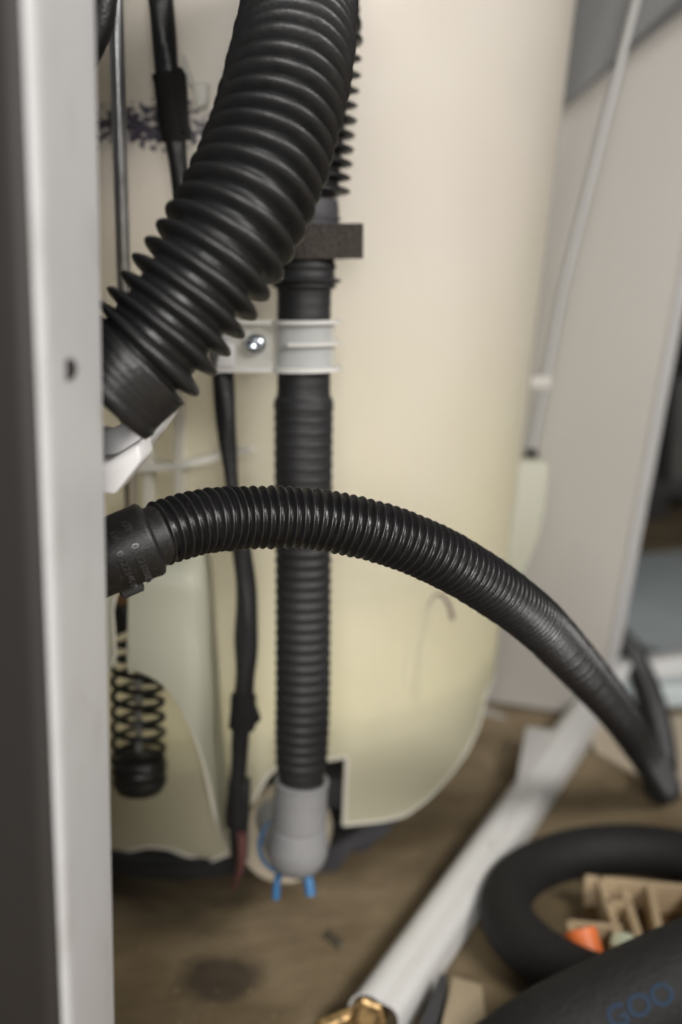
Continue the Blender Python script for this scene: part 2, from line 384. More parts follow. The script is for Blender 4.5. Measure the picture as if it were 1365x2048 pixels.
# screw hole in the flange
hp = None
best = 1e9
for i in range(400):
    z = 0.45+0.2*i/400
    pts, (cx, ex) = post_line(z)
    for k in range(40):
        t = k/39; p = Vector((pts[-1][0]+(ex-pts[-1][0])*t, pts[-1][1]+(0.400-pts[-1][1])*t, z))
        q = p-CV; d = q.dot(FV); e = (682.5+FPX*q.x/d-136)**2+(1024-FPX*q.dot(UV)/d-738)**2
        if e < best: best = e; hp = p
vs, fs = lathe([(-0.002, 0.0033), (0.0004, 0.0034), (0.0005, 0.0028), (0.0003, 0.0003)], hp, (1, -0.25, 0), 24)
vs = [Vector((hp.x+(v.x-hp.x), hp.y+(v.y-hp.y)*2.0, v.z)) for v in vs]
obj('screw_hole', vs, fs, M['spring'], fl_part)
vs, fs = lathe([(-0.001, 0.0008), (0.0004, 0.0008), (0.0005, 0.0003)], hp+Vector((-0.0012, -0.0045, 0.0003)), (1, -0.25, 0), 12); obj('scratch', vs, fs, M['grey_plastic'], fl_part)
# far side panel (unscrewed, leaning outward) with folded edge
YB = 1.24
def panel_pt(t, u):   # t 0 at the free edge .. 1 far behind the tub, u 0 floor .. 1 top
    a = PY(1196, 1436, YB); b = PY(1466, -10, YB)
    f = (u*1.0+0.0)
    e = a.lerp(b, f*1.15)
    e.z = 0.004+(e.z-a.z)*1.0
    return e+Vector((-0.62, 0.28, 0))*t
grid = [[panel_pt(i/12, j/12) for j in range(13)] for i in range(13)]
vs, fs = sheet(grid, 0.0012); obj('side_panel', vs, fs, M['panel'], cab, angle=60, label='plain grey inner face of the far side panel')
grid = [[panel_pt(0, j/12)+Vector((k*0.0028, -0.002-0.002*k, 0)) for j in range(13)] for k in range(4)]
vs, fs = sheet(grid, 0.0015); obj('panel_edge', vs, fs, M['paint'], cab, angle=60)
# dark plate added for the shadow across the panel near the top
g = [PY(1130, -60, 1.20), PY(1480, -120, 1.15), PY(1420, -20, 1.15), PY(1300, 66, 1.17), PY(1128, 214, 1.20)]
bm = prism(g, (0.003, 0.012, 0)); bm_obj('shade_plate', bm, M['shade_grey'], cab, smooth=False)
# base rail: folded, half-round white bar on the floor
A = PZ(762, 2052, 0.0); B = PZ(1178, 1440, 0.0)
dv = (B-A); dv.z = 0; dv.normalize(); nv = Vector((-dv.y, dv.x, 0))   # to the left of the rail
prof = [(-0.020, 0.002), (-0.0215, 0.014), (-0.019, 0.024), (-0.012, 0.0305), (-0.004, 0.032), (0.002, 0.0307), (0.005, 0.0293), (0.009, 0.0285), (0.016, 0.0265), (0.0205, 0.021), (0.0215, 0.012), (0.0215, 0.002)]
pc = catmull([Vector((x, 0, z)) for x, z in prof], 4)
L0 = -0.012; L1 = (B-A).length+0.01
rows = []
for i in range(21):
    t = L0+(L1-L0)*i/20
    rows.append([A+dv*t-nv*(p.x*0.88)+Vector((0, 0, p.z*0.95)) for p in pc])
vs, fs = sheet(rows, 0.0012); obj('base_rail', vs, fs, M['rail_paint'], cab, angle=60, label='white folded base rail lying along the floor')
# corner foot plate joining rail and panel
q = [PZ(1052, 1450, 0.03), PZ(1112, 1460, 0.03), PZ(1050, 1600, 0.03), PZ(1018, 1640, 0.03)]
bm = prism(q, (0, 0, -0.028), 0.003); bm_obj('foot_plate', bm, M['rail_paint'], cab)
q = [PY(930, 1415, 1.285), PY(1085, 1478, 1.235), PY(1085, 1462, 1.235), PY(930, 1396, 1.285)]
bm = prism(q, (0.002, -0.014, 0), 0.002); bm_obj('panel_hem', bm, M['panel'], cab)

# ------------------------------------------------------------------ tub
tub = root('washer_tub', 'big translucent cream plastic washing machine tub with ink smudges', 'tub', (X0, Y0, 0.08))
# rim height as a function of azimuth, read off the lower outline
def zr(px, py): p = S(px, py); return AZ(p), p.z
right = [zr(700, 1647), zr(760, 1641), zr(805, 1631), zr(850, 1598), zr(890, 1556), zr(925, 1508), zr(948, 1462), zr(960, 1420), zr(967, 1385)]
left = [zr(150, 1720), zr(228, 1716), zr(262, 1700), zr(300, 1692), zr(340, 1696), zr(385, 1714), zr(420, 1722), zr(458, 1706)]
nt_l = AZ(S(500, 1560)); nt_r = AZ(S(690, 1560)); nt_top = S(640, 1522).z; nt_m = AZ(S(560, 1540))
def interp(tab, x):
    if x <= tab[0][0]: return tab[0][1]
    for (a, za), (b, zb_) in zip(tab, tab[1:]):
        if x <= b: return za+(zb_-za)*(x-a)/(b-a)
    return tab[-1][1]
amax = right[-1][0]
def rim_z(a):
    if a <= left[-1][0]: return interp(left, a)
    if a < nt_l: return left[-1][1]
    if a < nt_m:
        f = (a-nt_l)/(nt_m-nt_l); return left[-1][1]+(nt_top-left[-1][1])*(0.55+0.45*math.sin(f*math.pi/2))
    if a <= nt_r: return nt_top
    if a < right[0][0]+0.02 and a > nt_r: return interp(right, max(a, right[0][0]))
    return interp(right, a)
ztop = 0.93
az = [-1.5+i*(amax+1.5)/190 for i in range(191)] + [amax+0.06*(i+1) for i in range(22)]
az += [nt_l-1e-4, nt_l+1e-4, nt_r-1e-4, nt_r+1e-4]; az.sort()
NZ = 40
grid = []
for a in az:
    z0 = rim_z(a)
    grid.append([tub_pt(a, z0+(ztop-z0)*(j/NZ)) for j in range(NZ+1)])
vs, fs = sheet(grid, 0.003); obj('shell', vs, fs, M['tub'], tub, angle=50)
bead = [tub_pt(a, rim_z(a)+0.001, 0.002) for a in az]
vs, fs = tube(bead, 0.0018, 8, spline=False); obj('rim', vs, fs, M['rim'], tub)
# inner floor and basket seen dimly through the wall
zf = S(850, 1420).z
prof = [(zf-0.012, 0.02), (zf-0.004, RT(zf)-0.02), (zf+0.001, RT(zf)-0.006), (zf+0.004, RT(zf)-0.006), (zf+0.004, 0.02)]
vs, fs = lathe(prof, (X0, Y0, 0), (0, 0, 1), 96); obj('tub_floor', vs, fs, M['white_plastic'], tub)
# upright ribs and a shelf on the lower left of the tub front
def rib(px0, py0, px1, py1, wd, dp, mt='rim', n=14):
    g = []
    for i in range(n):
        t = i/(n-1); p = S(px0+(px1-px0)*t, py0+(py1-py0)*t, 0.001); a = AZ(p)
        nrm = Vector((math.sin(a), -math.cos(a), 0)); tg = Vector((math.cos(a), math.sin(a), 0))
        if abs(px1-px0) > abs(py1-py0): tg = Vector((0, 0, 1))
        g.append([p-tg*wd/2, p-tg*wd*0.32+nrm*dp, p+tg*wd*0.32+nrm*dp, p+tg*wd/2])
    return sheet(g)
for (x0, y0, x1, y1, wd, dp) in [(303, 770, 303, 1150, 0.0075, 0.013), (364, 745, 362, 1150, 0.0075, 0.015), (262, 1000, 262, 1150, 0.005, 0.012)]:
    vs, fs = rib(x0, y0, x1, y1, wd, dp); obj('rib', vs, fs, M['rib'], tub, angle=50)
g = []
for i in range(20):
    t = i/19; x = 215+t*300; y = 912+14*math.sin(min(1, t*1.25)*math.pi)-t*t*22
    p = S(x, y, 0.0); a = AZ(p); nrm = Vector((math.sin(a), -math.cos(a), 0)); dp = 0.018*math.sqrt(max(0, 1-t**3))+0.0005
    g.append([p+Vector((0, 0, -0.0040)), p+nrm*dp+Vector((0, 0, -0.0040)), p+nrm*dp+Vector((0, 0, 0.0012)), p+Vector((0, 0, 0.0012))])
vs, fs = sheet(g); obj('shelf', vs, fs, M['rib'], tub, angle=40)
for (x0, y0, x1, y1) in [(248, 52, 286, 55), (246, 102, 288, 106), (247, 140, 281, 156), (268, 50, 280, 20)]:
    vs, fs = rib(x0, y0, x1, y1, 0.0016, 0.0012, n=5); obj('rib', vs, fs, M['rib'], tub, angle=50)
vs, fs = rib(672, 1203, 955, 1160, 0.0016, 0.0006, n=16); obj('seam', vs, fs, M['tub'], tub, angle=None)
# small clear fins beside the harness
bm = prism([S(366, 108, 0.004), S(374, 112, 0.004), S(392, 170, 0.012), S(384, 176, 0.012), S(362, 150, 0.004)], (0, -0.004, 0), 0.0006); bm_obj('fin', bm, M['clip_plastic'], tub)
bm = prism([S(390, 172, 0.004), S(421, 172, 0.004), S(419, 214, 0.004), S(400, 222, 0.004)], (0, -0.016, 0), 0.001); bm_obj('fin', bm, M['clip_plastic'], tub)
# suspension pocket: a milky moulded shell round the spring with a slot and an arch
YP = 0.708
def pk(px, py, Y=YP): return PY(px, py, Y)
def pocket_cols():
    cols = []
    # front face columns from the slot edge to the rounded corner; (px, ytop, ybottom)
    arch = [(258, 1337), (275, 1340), (300, 1350), (325, 1366), (345, 1388), (365, 1420), (385, 1462), (402, 1510), (415, 1560), (425, 1610), (440, 1668), (458, 1708)]
    for i, (px, yb) in enumerate(arch):
        f = (px-258)/150.0
        yt = 1120-30*f
        bend = max(0, (px-388)/70.0)
        Y = YP+0.0+0.075*bend**1.5+0.004*(1-math.cos(min(1, f)*1.5))
        col = []
        for j in range(17):
            t = j/16; y = yb+(yt-yb)*t
            yy = Y - 0.004*math.sin(t*math.pi)*0
            x = px+ (0 if px < 400 else -(px-400)*0.75*t)
            dome = 0.035*max(0, (t-0.78)/0.22)**2.2            # the top curves back to the tub
            col.append(PY(x, y, yy+dome))
        cols.append(col)
    return cols
cols = pocket_cols()
vs, fs = sheet(cols, 0.0022); obj('pocket', vs, fs, M['pocket'], tub, angle=50, label='milky moulded pocket arching over the spring')
edge = [c[0] for c in cols]
edge = [PY(262, 1150, YP), PY(262, 1185, YP), PY(259, 1240, YP)]+edge
vs, fs = tube(edge, 0.0012, 8, 4); obj('pocket_rim', vs, fs, M['rim'], tub)
bm = prism([pk(168, 1182), pk(233, 1178), pk(232, 1205), pk(225, 1215), pk(233, 1330), pk(218, 1340), pk(168, 1352)], (0, 0.0025, 0), 0.0006); bm_obj('pocket', bm, M['pocket'], tub)
vs, fs = tube([pk(233, 1180), pk(232, 1204), pk(225, 1216), pk(233, 1330), pk(217, 1340), pk(170, 1352)], 0.0009, 8, spline=False); obj('pocket_rim', vs, fs, M['rim'], tub)
# pocket on the right-hand side of the tub
YR = 1.075
poly = [(985, 930), (1032, 922), (1098, 925), (1099, 960), (1092, 1020), (1080, 1075), (1060, 1125), (1040, 1165), (985, 1240)]
bm = prism([PY(x, y, YR) for x, y in poly], (0, 0.05, 0), 0.004); bm_obj('side_pocket', bm, M['pocket'], tub)
bm = prism([PY(x, y, YR) for x, y in [(1010, 820), (1036, 770), (1040, 925), (1010, 925)]], (0, 0.02, 0), 0.003); bm_obj('fin', bm, M['pocket'], tub)

# ------------------------------------------------------------------ suspension rods
rod = root('suspension_rod', 'polished steel suspension rod with black coil spring beside the white cabinet flange', 'suspension rod', PY(285, 1590, 0.755), 'tub suspension rods')
YS = 0.748
r0 = PY(231, -60, 0.69); r1 = PY(284, 1560, YS)
def rp(py):
    a, b = PY(231.5, 0, 0.69), PY(262, 1010, 0.735); f = py/1010.0; return a.lerp(b, f)
vs, fs = tube([rp(-120), rp(500), rp(1010), rp(1180)], 0.0043, 20, spline=False); obj('rod', vs, fs, M['steel'], rod)
def spc(py): return PY(278, py, YS)
def collar(y0, y1, r, m, name): 
    a, b = PY(250, y0, 0.742), PY(252, y1, 0.744); vs, fs = lathe([(0, r*0.96), (0.0005, r), ((b-a).length-0.0005, r), ((b-a).length, r*0.96)], a, b-a, 28); obj(name, vs, fs, M[m], rod)
collar(1150, 1172, 0.0060, 'spring', 'bushing'); collar(1172, 1196, 0.0034, 'pink', 'bushing'); collar(1198, 1204, 0.0062, 'copper', 'washer'); collar(1205, 1253, 0.0095, 'spring', 'bushing')
# coil spring
top, bot = PY(274, 1262, YS), PY(278, 1545, YS)
hel = []; turns = 9.5; NSP = 420
for i in range(NSP+1):
    t = i/NSP; a = 2*math.pi*turns*(t**0.92)
    rr = 0.0165+0.0012*t
    c = top.lerp(bot, t)
    hel.append(c+Vector((rr*math.cos(a), rr*math.sin(a), 0)))
vs, fs = tube(hel, 0.0020, 8, spline=False); obj('spring', vs, fs, M['spring'], rod)
vs, fs = tube([PY(276, 1250, YS), PY(279, 1560, YS)], 0.0026, 16, spline=False); obj('damper_rod', vs, fs, M['rod_zinc'], rod)
c0 = PY(279, 1500, YS); c1 = PY(280, 1580, YS); LL = (c1-c0).length
vs, fs = lathe([(LL, 0.006), (LL*0.98, 0.0155), (LL*0.8, 0.0185), (LL*0.70, 0.0188), (LL*0.66, 0.0176), (LL*0.55, 0.0176), (LL*0.5, 0.0186), (LL*0.45, 0.0186), (LL*0.40, 0.0174), (LL*0.30, 0.0174), (LL*0.26, 0.018), (LL*0.2, 0.018), (LL*0.15, 0.0168), (LL*0.1, 0.010)], c0, c1-c0, 48)
obj('spring_cup', vs, fs, M['spring'], rod)
rod2 = root('suspension_rod', 'thin steel suspension rod slanting down the grey panel behind the tub', 'suspension rod', PY(1063, 905, 1.10), 'tub suspension rods')
vs, fs = tube([PY(1300, -110, 1.12), PY(1272, 0, 1.12), PY(1078, 770, 1.10), PY(1063, 905, 1.10)], 0.0046, 16, spline=False); obj('rod', vs, fs, M['rod_zinc'], rod2)
bm = prism([PY(1060, 752, 1.095), PY(1104, 752, 1.095), PY(1104, 779, 1.095), PY(1060, 779, 1.095)], (0, 0.02, 0), 0.002); bm_obj('clip', bm, M['panel'], rod2)
vs, fs = lathe([(0, 0.004), (0.001, 0.0062), (0.008, 0.0062), (0.009, 0.004)], PY(1063, 915, 1.10), (0, 0, 1), 20); obj('bolt', vs, fs, M['spring'], rod2)

# ------------------------------------------------------------------ big looped corrugated hose
hose = root('corrugated_hose', 'thick black ribbed hose looping over the top in front of the tub', 'hose', P(230, 800, 0.44))
pts = [P(200, 790, 0.452), P(236, 754, 0.452), P(322, 668, 0.452), P(450, 485, 0.455), P(527, 325, 0.466), P(577, 150, 0.486), P(597, 30, 0.52), P(608, -46, 0.575), P(620, -58, 0.635), P(630, 0, 0.69), PY(637, 90, 0.735), PY(630, 210, 0.74), PY(618, 340, 0.74), PY(612, 440, 0.74)]
path = Path(catmull(pts, 20))
def nearest(path, p): return path.s[min(range(len(path.p)), key=lambda i: (path.p[i]-p).length)]
u_c0 = nearest(path, P(277, 712, 0.443)); u_end = nearest(path, PY(613, 412, 0.74))
pitch = 0.0086; ro, ri = 0.0270, 0.0196
st = []
u = 0.0
while u < u_c0:                                       # plain cuff with shallow bands
    x = u_c0-u
    st.append((u, 0.0248+0.0004*min(1, u/0.02)+0.00007*math.sin(u*2*math.pi/0.0035)+0.0009*math.exp(-((u-0.003)/0.0018)**2))); u += 0.0007
n = int((u_end-u_c0)/pitch)
for k in range(n*14+1):
    u = u_c0+k*pitch/14
    ph = k/14
    h = ring_profile(ph-0.5, 0.62, 0.58)
    st.append((u, ri+(ro-ri)*h*(0.965+0.035*math.sin(int(ph)*2.4)+0.02*math.sin(int(ph)*7.1))))
vs, fs = sweep(path, st, 56, True); obj('bellows', vs, fs, M['rubber_big'], hose, angle=None)
a = PY(613, 418, 0.74); b = PY(612, 449, 0.74)
vs, fs = lathe([(-0.006, 0.0195), (0.0, 0.0205), (0.004, 0.0205), (0.0046, 0.0218), (0.006, 0.0218), (0.0066, 0.0205), (0.013, 0.0205)], a, b-a, 48); obj('collar', vs, fs, M['dark_plastic'], hose)

# ------------------------------------------------------------------ foam strip round the riser
CX = PY(609, 480, 0.74).x
def zat(py, Y=0.74): return PY(609, py, Y).z
zt1, zb1 = zat(449), zat(518)
rin, rout = 0.0206, 0.0236
poly = []
tail_x = PY(727, 480, 0.722).x-CX
for k in range(40):
    a = math.radians(-58+ (360-32)*k/39 )
    poly.append((rout*math.cos(a), rout*math.sin(a)))
loop = [(tail_x, -0.0185), (0.0285, -0.0178), (0.019, -0.0185), (0.0125, -0.0205)]
circ = [(rout*math.cos(math.radians(a)), rout*math.sin(math.radians(a))) for a in range(-75, -330, -8)]
back = [(0.024, 0.006), (0.0245, -0.004), (0.029, -0.0145), (tail_x, -0.0152)]
pl = loop+circ+back
bm = prism([Vector((CX+x, 0.74+y, zb1)) for x, y in pl], (0, 0, zt1-zb1), 0.0)
foam = bm_obj('foam_strip', bm, M['foam'], None, angle=35)
tag(foam, 'black foam strip wrapped round the upright pipe, its end sticking out right', 'foam strip')

# ------------------------------------------------------------------ riser pipe from pump to loop
riser = root('riser_pipe', 'upright black rubber pipe with ribbed lower half plugged into grey elbow', 'pipe', PY(606, 1590, 0.74))
cl = [PY(x, y, Yv) for x, y, Yv in [(612, 440, 0.74), (609, 560, 0.74), (608, 700, 0.74), (608, 800, 0.741), (607, 1000, 0.742), (607, 1200, 0.742), (606, 1400, 0.742), (603, 1530, 0.743), (601, 1620, 0.744)]]
path = Path(catmull(cl, 16))
def uy(py): 
    i = min(range(len(path.p)), key=lambda k: abs(path.p[k].z-zat(py))); return path.s[i]
st = []
def seg_(y0, y1, f, n):
    u0, u1 = uy(y0), uy(y1)
    for k in range(n): t = k/n; st.append((u0+(u1-u0)*t, f(t)))
seg_(440, 522, lambda t: 0.0188, 4)
seg_(522, 548, lambda t: 0.0194-0.0006*math.cos(t*9), 8)
seg_(548, 566, lambda t: 0.0192+0.0043*math.sin(min(1, max(0, (t-.15)/.7))*math.pi)**0.6, 14)
seg_(566, 578, lambda t: 0.0203-0.0008*(t > .6), 6)
seg_(578, 792, lambda t: 0.0170+0.0004*math.exp(-t*30)+0.00012*math.sin(t*60), 40)
seg_(792, 797, lambda t: 0.0172+0.0018*t, 5)
def coarse(t):
    x = t*8.0; return 0.0187+0.0008*math.exp(-(((x % 1)-0.5)/0.11)**2)+0.0003*(1 if t < .12 else 0)
seg_(797, 985, coarse, 128)
def fine(t):
    x = t*27.0; return 0.0179+0.0010*max(0, math.sin(x*2*math.pi)*0.5+0.5)**1.3-0.0012*max(0, (t-.8)/.2)**2
seg_(985, 1540, fine, 27*14)
seg_(1540, 1612, lambda t: 0.0160-0.0012*t+0.0004*math.sin(t*3.2*2*math.pi), 30)
st.sort()
vs, fs = sweep(path, st, 48, True); obj('pipe', vs, fs, M['rubber_pipe'], riser, angle=None)

# ------------------------------------------------------------------ clear hose clip with screw
clip = root('hose_clip', 'clear white plastic clip with a screw strapping the upright pipe', 'clip', PY(560, 740, 0.73))
zc1, zc0 = zat(642), zat(739)
zc1, zc0 = PY(560, 645, 0.722).z, PY(560, 741, 0.722).z
def strap_line(off=0.0):
    r = 0.0195+off; pts = []
    for k in range(15):
        a = math.radians(20-110*k/14*1.0); pts.append((CX-0.0005+r*math.cos(a), 0.74+r*math.sin(a)))
    x_l = PY(548, 690, 0.73).x
    pts += [(CX-0.010, 0.74-r*0.99), (CX-0.0172, 0.7235-off), (CX-0.0195, 0.7265-off)]
    pts += [(PY(480, 690, 0.7275).x, 0.7275-off), (PY(425, 690, 0.728).x, 0.728-off)]
    return pts
ln = strap_line()
g = [[Vector((x, y, zc0+(zc1-zc0)*j/6)) for j in range(7)] for x, y in ln]
vs, fs = sheet(g, 0.0016); obj('strap', vs, fs, M['clip_plastic'], clip, angle=35)
def bar(zc, hh, n0, n1, name='strap_lip'):
    o = strap_line(0.0); q = strap_line(0.0042)
    bm_g = [[Vector((o[i][0], o[i][1], zc-hh)), Vector((q[i][0], q[i][1], zc-hh)), Vector((q[i][0], q[i][1], zc+hh)), Vector((o[i][0], o[i][1], zc+hh))] for i in range(n0, n1)]
    vs, fs = sheet(bm_g); obj(name, vs, fs, M['clip_edge'], clip, angle=40)
bar(zc1, 0.0012, 0, len(ln)); bar(zc0, 0.0013, 0, len(ln)); bar((zc1+zc0)/2+0.0012, 0.0010, 0, 16)
bm = prism([PY(432, 735, 0.7225), PY(470, 735, 0.7225), PY(470, 690, 0.7225), PY(445, 682, 0.7225)], (0, 0.004, 0), 0.0008); bm_obj('lug', bm, M['white_plastic'], clip)
scp = PY(511, 689, 0.7225)
scr = None
vs, fs = lathe([(-0.003, 0.004), (0.0, 0.0062), (0.001, 0.0066), (0.0018, 0.0064), (0.0034, 0.0052), (0.0042, 0.0038), (0.0042, 0.0030), (0.0026, 0.0022), (0.0024, 0.0004)], scp+Vector((0, 0.003, 0)), (0.03, -1, 0.02), 32); obj('screw', vs, fs, M['zinc'], clip, angle=30)

# ------------------------------------------------------------------ drain hose in focus, with moulded elbow
drain = root('drain_hose', 'narrow black ribbed drain hose arching right from its moulded elbow', 'hose', P(318, 1068, 0.505))
fl_p = PZ(1318, 1572, 0.016)
pts = [P(285, 1082, 0.500), P(318, 1068, 0.503), P(400, 1044, 0.514), P(480, 1036, 0.525), P(565, 1035, 0.533), P(650, 1041, 0.54), P(790, 1075, 0.553), P(925, 1137, 0.575), P(1058, 1229, 0.622), P(1140, 1312, 0.70), P(1230, 1417, 0.845), P(1284, 1497, 0.985),
       fl_p+Vector((-0.003, -0.03, 0.014)), fl_p, PZ(1326, 1525, 0.016), PZ(1312, 1430, 0.022), PZ(1278, 1335, 0.042), PZ(1236, 1272, 0.045), PZ(1170, 1225, 0.045)]
path = Path(catmull(pts, 24))
u0 = nearest(path, P(312, 1070, 0.503))
st = []
k = 0; u = u0; ph = 0.0
while u < path.L-0.001:
    p1 = 0.00425*random.uniform(0.97, 1.03); am = random.uniform(0.93, 1.03)
    for j in range(10):
        h = ring_profile(j/10-0.5, 0.60, 0.55)
        st.append((u+p1*j/10, 0.0114+0.0035*h*am))
    u += p1
vs, fs = sweep(path, st, 44, True); obj('hose', vs, fs, M['rubber'], drain, angle=None)
# elbow connector
rc = P(300, 1078, 0.502); ax = (P(345, 1058, 0.506)-P(300, 1078, 0.502)).normalized()
ax = (RV*0.905+UV*0.385+FV*0.18).normalized()
prof = [(-0.062, 0.0160), (-0.03, 0.0163), (-0.0035, 0.0166), (-0.0012, 0.0169), (0.0002, 0.0166), (0.0012, 0.0158), (0.0018, 0.0142), (0.0022, 0.0136), (0.0060, 0.0134), (0.0078, 0.0133), (0.0084, 0.0128)]
vs, fs = lathe(prof, rc, ax, 72); elb = obj('elbow', vs, fs, M['elbow_rubber'], drain, angle=45, label='moulded rubber end with raised lettering')
# raised lettering wrapped round the elbow
def lettering(text, size, along, ang0):
    cu = bpy.data.curves.new('lettering', 'FONT'); cu.body = text; cu.size = size; cu.extrude = 0.0006; cu.space_character = 1.15
    to = bpy.data.objects.new('tmp', cu); COL.objects.link(to)
    dg = bpy.context.evaluated_depsgraph_get(); me = bpy.data.meshes.new_from_object(to.evaluated_get(dg))
    t = ax.normalized(); e1 = (-FV - t*(-FV).dot(t)).normalized(); e2 = t.cross(e1)   # e1 faces the viewer side
    if e2.z > 0: e2 = -e2
    vs = []
    for v in me.vertices:
        ang = ang0+v.co.x/0.0167
        r = 0.0166+(v.co.z+0.00015)
        vs.append(rc+t*(along+v.co.y)+(e1*math.cos(ang)+e2*math.sin(ang))*r)
    fs = [tuple(p.vertices) for p in me.polygons]
    bpy.data.objects.remove(to); bpy.data.meshes.remove(me); bpy.data.curves.remove(cu)
    o = obj('lettering', vs, fs, M['letter'], elb, smooth=False); return o
lettering('/3P', 0.0042, -0.0085, math.radians(-38))
lettering('0522180 MW', 0.0042, -0.0085, math.radians(0))
lettering('111', 0.0036, -0.0150, math.radians(-30))
lettering('0522140 WP', 0.0042, -0.0155, math.radians(2))
# side stub under the elbow
sp_ = rc+ax*(-0.010)-UV*0.0150+FV*0.004
vs, fs = lathe([(-0.006, 0.004), (-0.005, 0.006), (0.004, 0.006), (0.005, 0.0045)], sp_, ax, 24); obj('stub', vs, fs, M['dark_plastic'], drain)

# ------------------------------------------------------------------ wire harness
har = root('wire_harness', 'black sleeved wire bundle hanging down the tub, bound with fuzzy tape', 'wire harness', PY(475, 1700, 0.75))
pts = [PY(316, -80, 0.712), PY(321, 0, 0.712), PY(334, 130, 0.712), PY(350, 280, 0.714), PY(365, 380, 0.718), PY(392, 520, 0.722), PY(432, 660, 0.735), PY(446, 760, 0.735), PY(456, 880, 0.735), PY(466, 985, 0.735), PY(484, 1100, 0.735), PY(494, 1200, 0.735), PY(493, 1300, 0.735), PY(487, 1400, 0.737), PY(480, 1500, 0.74), PY(474, 1580, 0.742), PY(472, 1650, 0.745)]
def hr(t): return 0.0066+0.0008*math.sin(t*19)-0.0013*math.exp(-((t-0.54)/0.05)**2)+0.0004*math.sin(t*53)
rnd = [random.uniform(0, 6.28) for _ in range(8)]
wob = lambda u, a: 0.05*math.sin(3*a+u*90)+0.03*math.sin(2*a-u*150+1)
vs, fs = tube(pts, hr, 28, 24, wob=wob); obj('sleeve', vs, fs, M['sleeve'], har, angle=None)
def wrap(ptsw, r, mt, name, seed, amp=0.07):
    rg = random.Random(seed); ph = [rg.uniform(0, 6.28) for _ in range(6)]
    wb = lambda u, a: amp*(0.5*math.sin(2*a+ph[0]+u*120)+0.4*math.sin(5*a+ph[1]-u*300)+0.35*math.sin(9*a+ph[2]+u*700)+0.3*math.sin(u*1400+ph[3]+a))
    vs, fs = tube(ptsw, r, 40, 14, wob=wb); return obj(name, vs, fs, M[mt], har, angle=40), ptsw
tp, tpp = wrap([PY(336, 148, 0.712), PY(341, 185, 0.712), PY(347, 235, 0.713), PY(353, 282, 0.714)], lambda t: 0.0092-0.0008*t, 'cloth_tape', 'tape_wrap', 3, 0.05)
bm = prism([PY(354, 132, 0.7045), PY(362, 133, 0.7045), PY(368, 142, 0.7045), PY(371, 180, 0.7045), PY(375, 268, 0.7055), PY(362, 265, 0.7055), PY(352, 160, 0.7035)], (0, 0.012, 0), 0.0012); bm_obj('tape_end', bm, M['cloth_tape'], tp)
hv, hf = [], []
pth = Path(catmull(tpp, 10))
for i in range(900):
    u = random.random()*pth.L; p, t, n_, b_ = pth.at(u); a = random.random()*6.283
    dr = n_*math.cos(a)+b_*math.sin(a); q = p+dr*0.0086
    tip = q+(dr+Vector((random.uniform(-.8, .8), random.uniform(-.8, .8), random.uniform(-.9, .7))))*random.uniform(0.0008, 0.0032)
    s_ = t*0.00009; k = len(hv); mid = q.lerp(tip, 0.6)+Vector((random.uniform(-.0004, .0004),)*3)
    hv += [q-s_, q+s_, mid+s_*0.8, mid-s_*0.8, tip]; hf += [(k, k+1, k+2, k+3), (k+3, k+2, k+4)]
fz = obj('fuzz', hv, hf, M['cloth_tape'], tp, smooth=False); fz['kind'] = 'stuff'
wrap([PY(489, 1390, 0.736), PY(487, 1420, 0.736), PY(485, 1455, 0.737)], 0.0086, 'cloth_tape', 'tape_wrap', 5, 0.08)
bm = prism([PY(500, 1405, 0.733), PY(512, 1416, 0.733), PY(522, 1442, 0.733), (PY(510, 1452, 0.733)), PY(498, 1458, 0.733)], (0, 0.007, 0), 0.0012); bm_obj('tape_end', bm, M['cloth_tape'], har)
bm = prism([PY(455, 1570, 0.737), PY(500, 1568, 0.737), PY(497, 1655, 0.740), PY(458, 1655, 0.740)], (0, 0.014, 0), 0.0025); bm_obj('connector', bm, M['sleeve'], har)
bm = prism([PY(458, 1650, 0.742), PY(496, 1650, 0.742), PY(494, 1725, 0.745), PY(462, 1725, 0.745)], (0, 0.012, 0), 0.002); bm_obj('connector', bm, M['sleeve'], har)
vs, fs = tube([PY(484, 1668, 0.737), PY(484, 1700, 0.738), PY(482, 1730, 0.741), PY(476, 1752, 0.746), PY(466, 1775, 0.755)], lambda t: 0.0038-0.0016*t, 16); obj('plug_wire', vs, fs, M['red'], har, label='dull red plug and wire below the connector')
# black cable at the top left, passing behind the flange
vs, fs = tube([PY(208, -60, 0.66), PY(203, 10, 0.66), PY(192, 60, 0.66), PY(168, 110, 0.66), PY(120, 170, 0.66)], 0.0085, 20)
o = obj('black_cable', vs, fs, M['sleeve'], None); tag(o, 'short run of black cable at top left going behind the white flange', 'cable')

# ------------------------------------------------------------------ white bracket under the big hose cuff
br = root('white_bracket', 'white plastic bracket poking out under the thick hose cuff by the flange', 'bracket', P(230, 960, 0.47))
bm = prism([P(346, 800, 0.478), P(350, 815, 0.478), P(318, 862, 0.474), P(282, 904, 0.472), P(160, 985, 0.468), P(160, 850, 0.468), P(210, 862, 0.472), P(250, 845, 0.474)], (0.002, 0.012, 0), 0.0012); bm_obj('arm', bm, M['white_plastic'], br)
bm = prism([P(276, 884, 0.462), P(283, 922, 0.462), P(230, 990, 0.458), P(160, 978, 0.456), P(160, 930, 0.456), P(212, 925, 0.458)], (0.003, 0.014, 0.002), 0.0016); bm_obj('block', bm, M['white_plastic'], br)

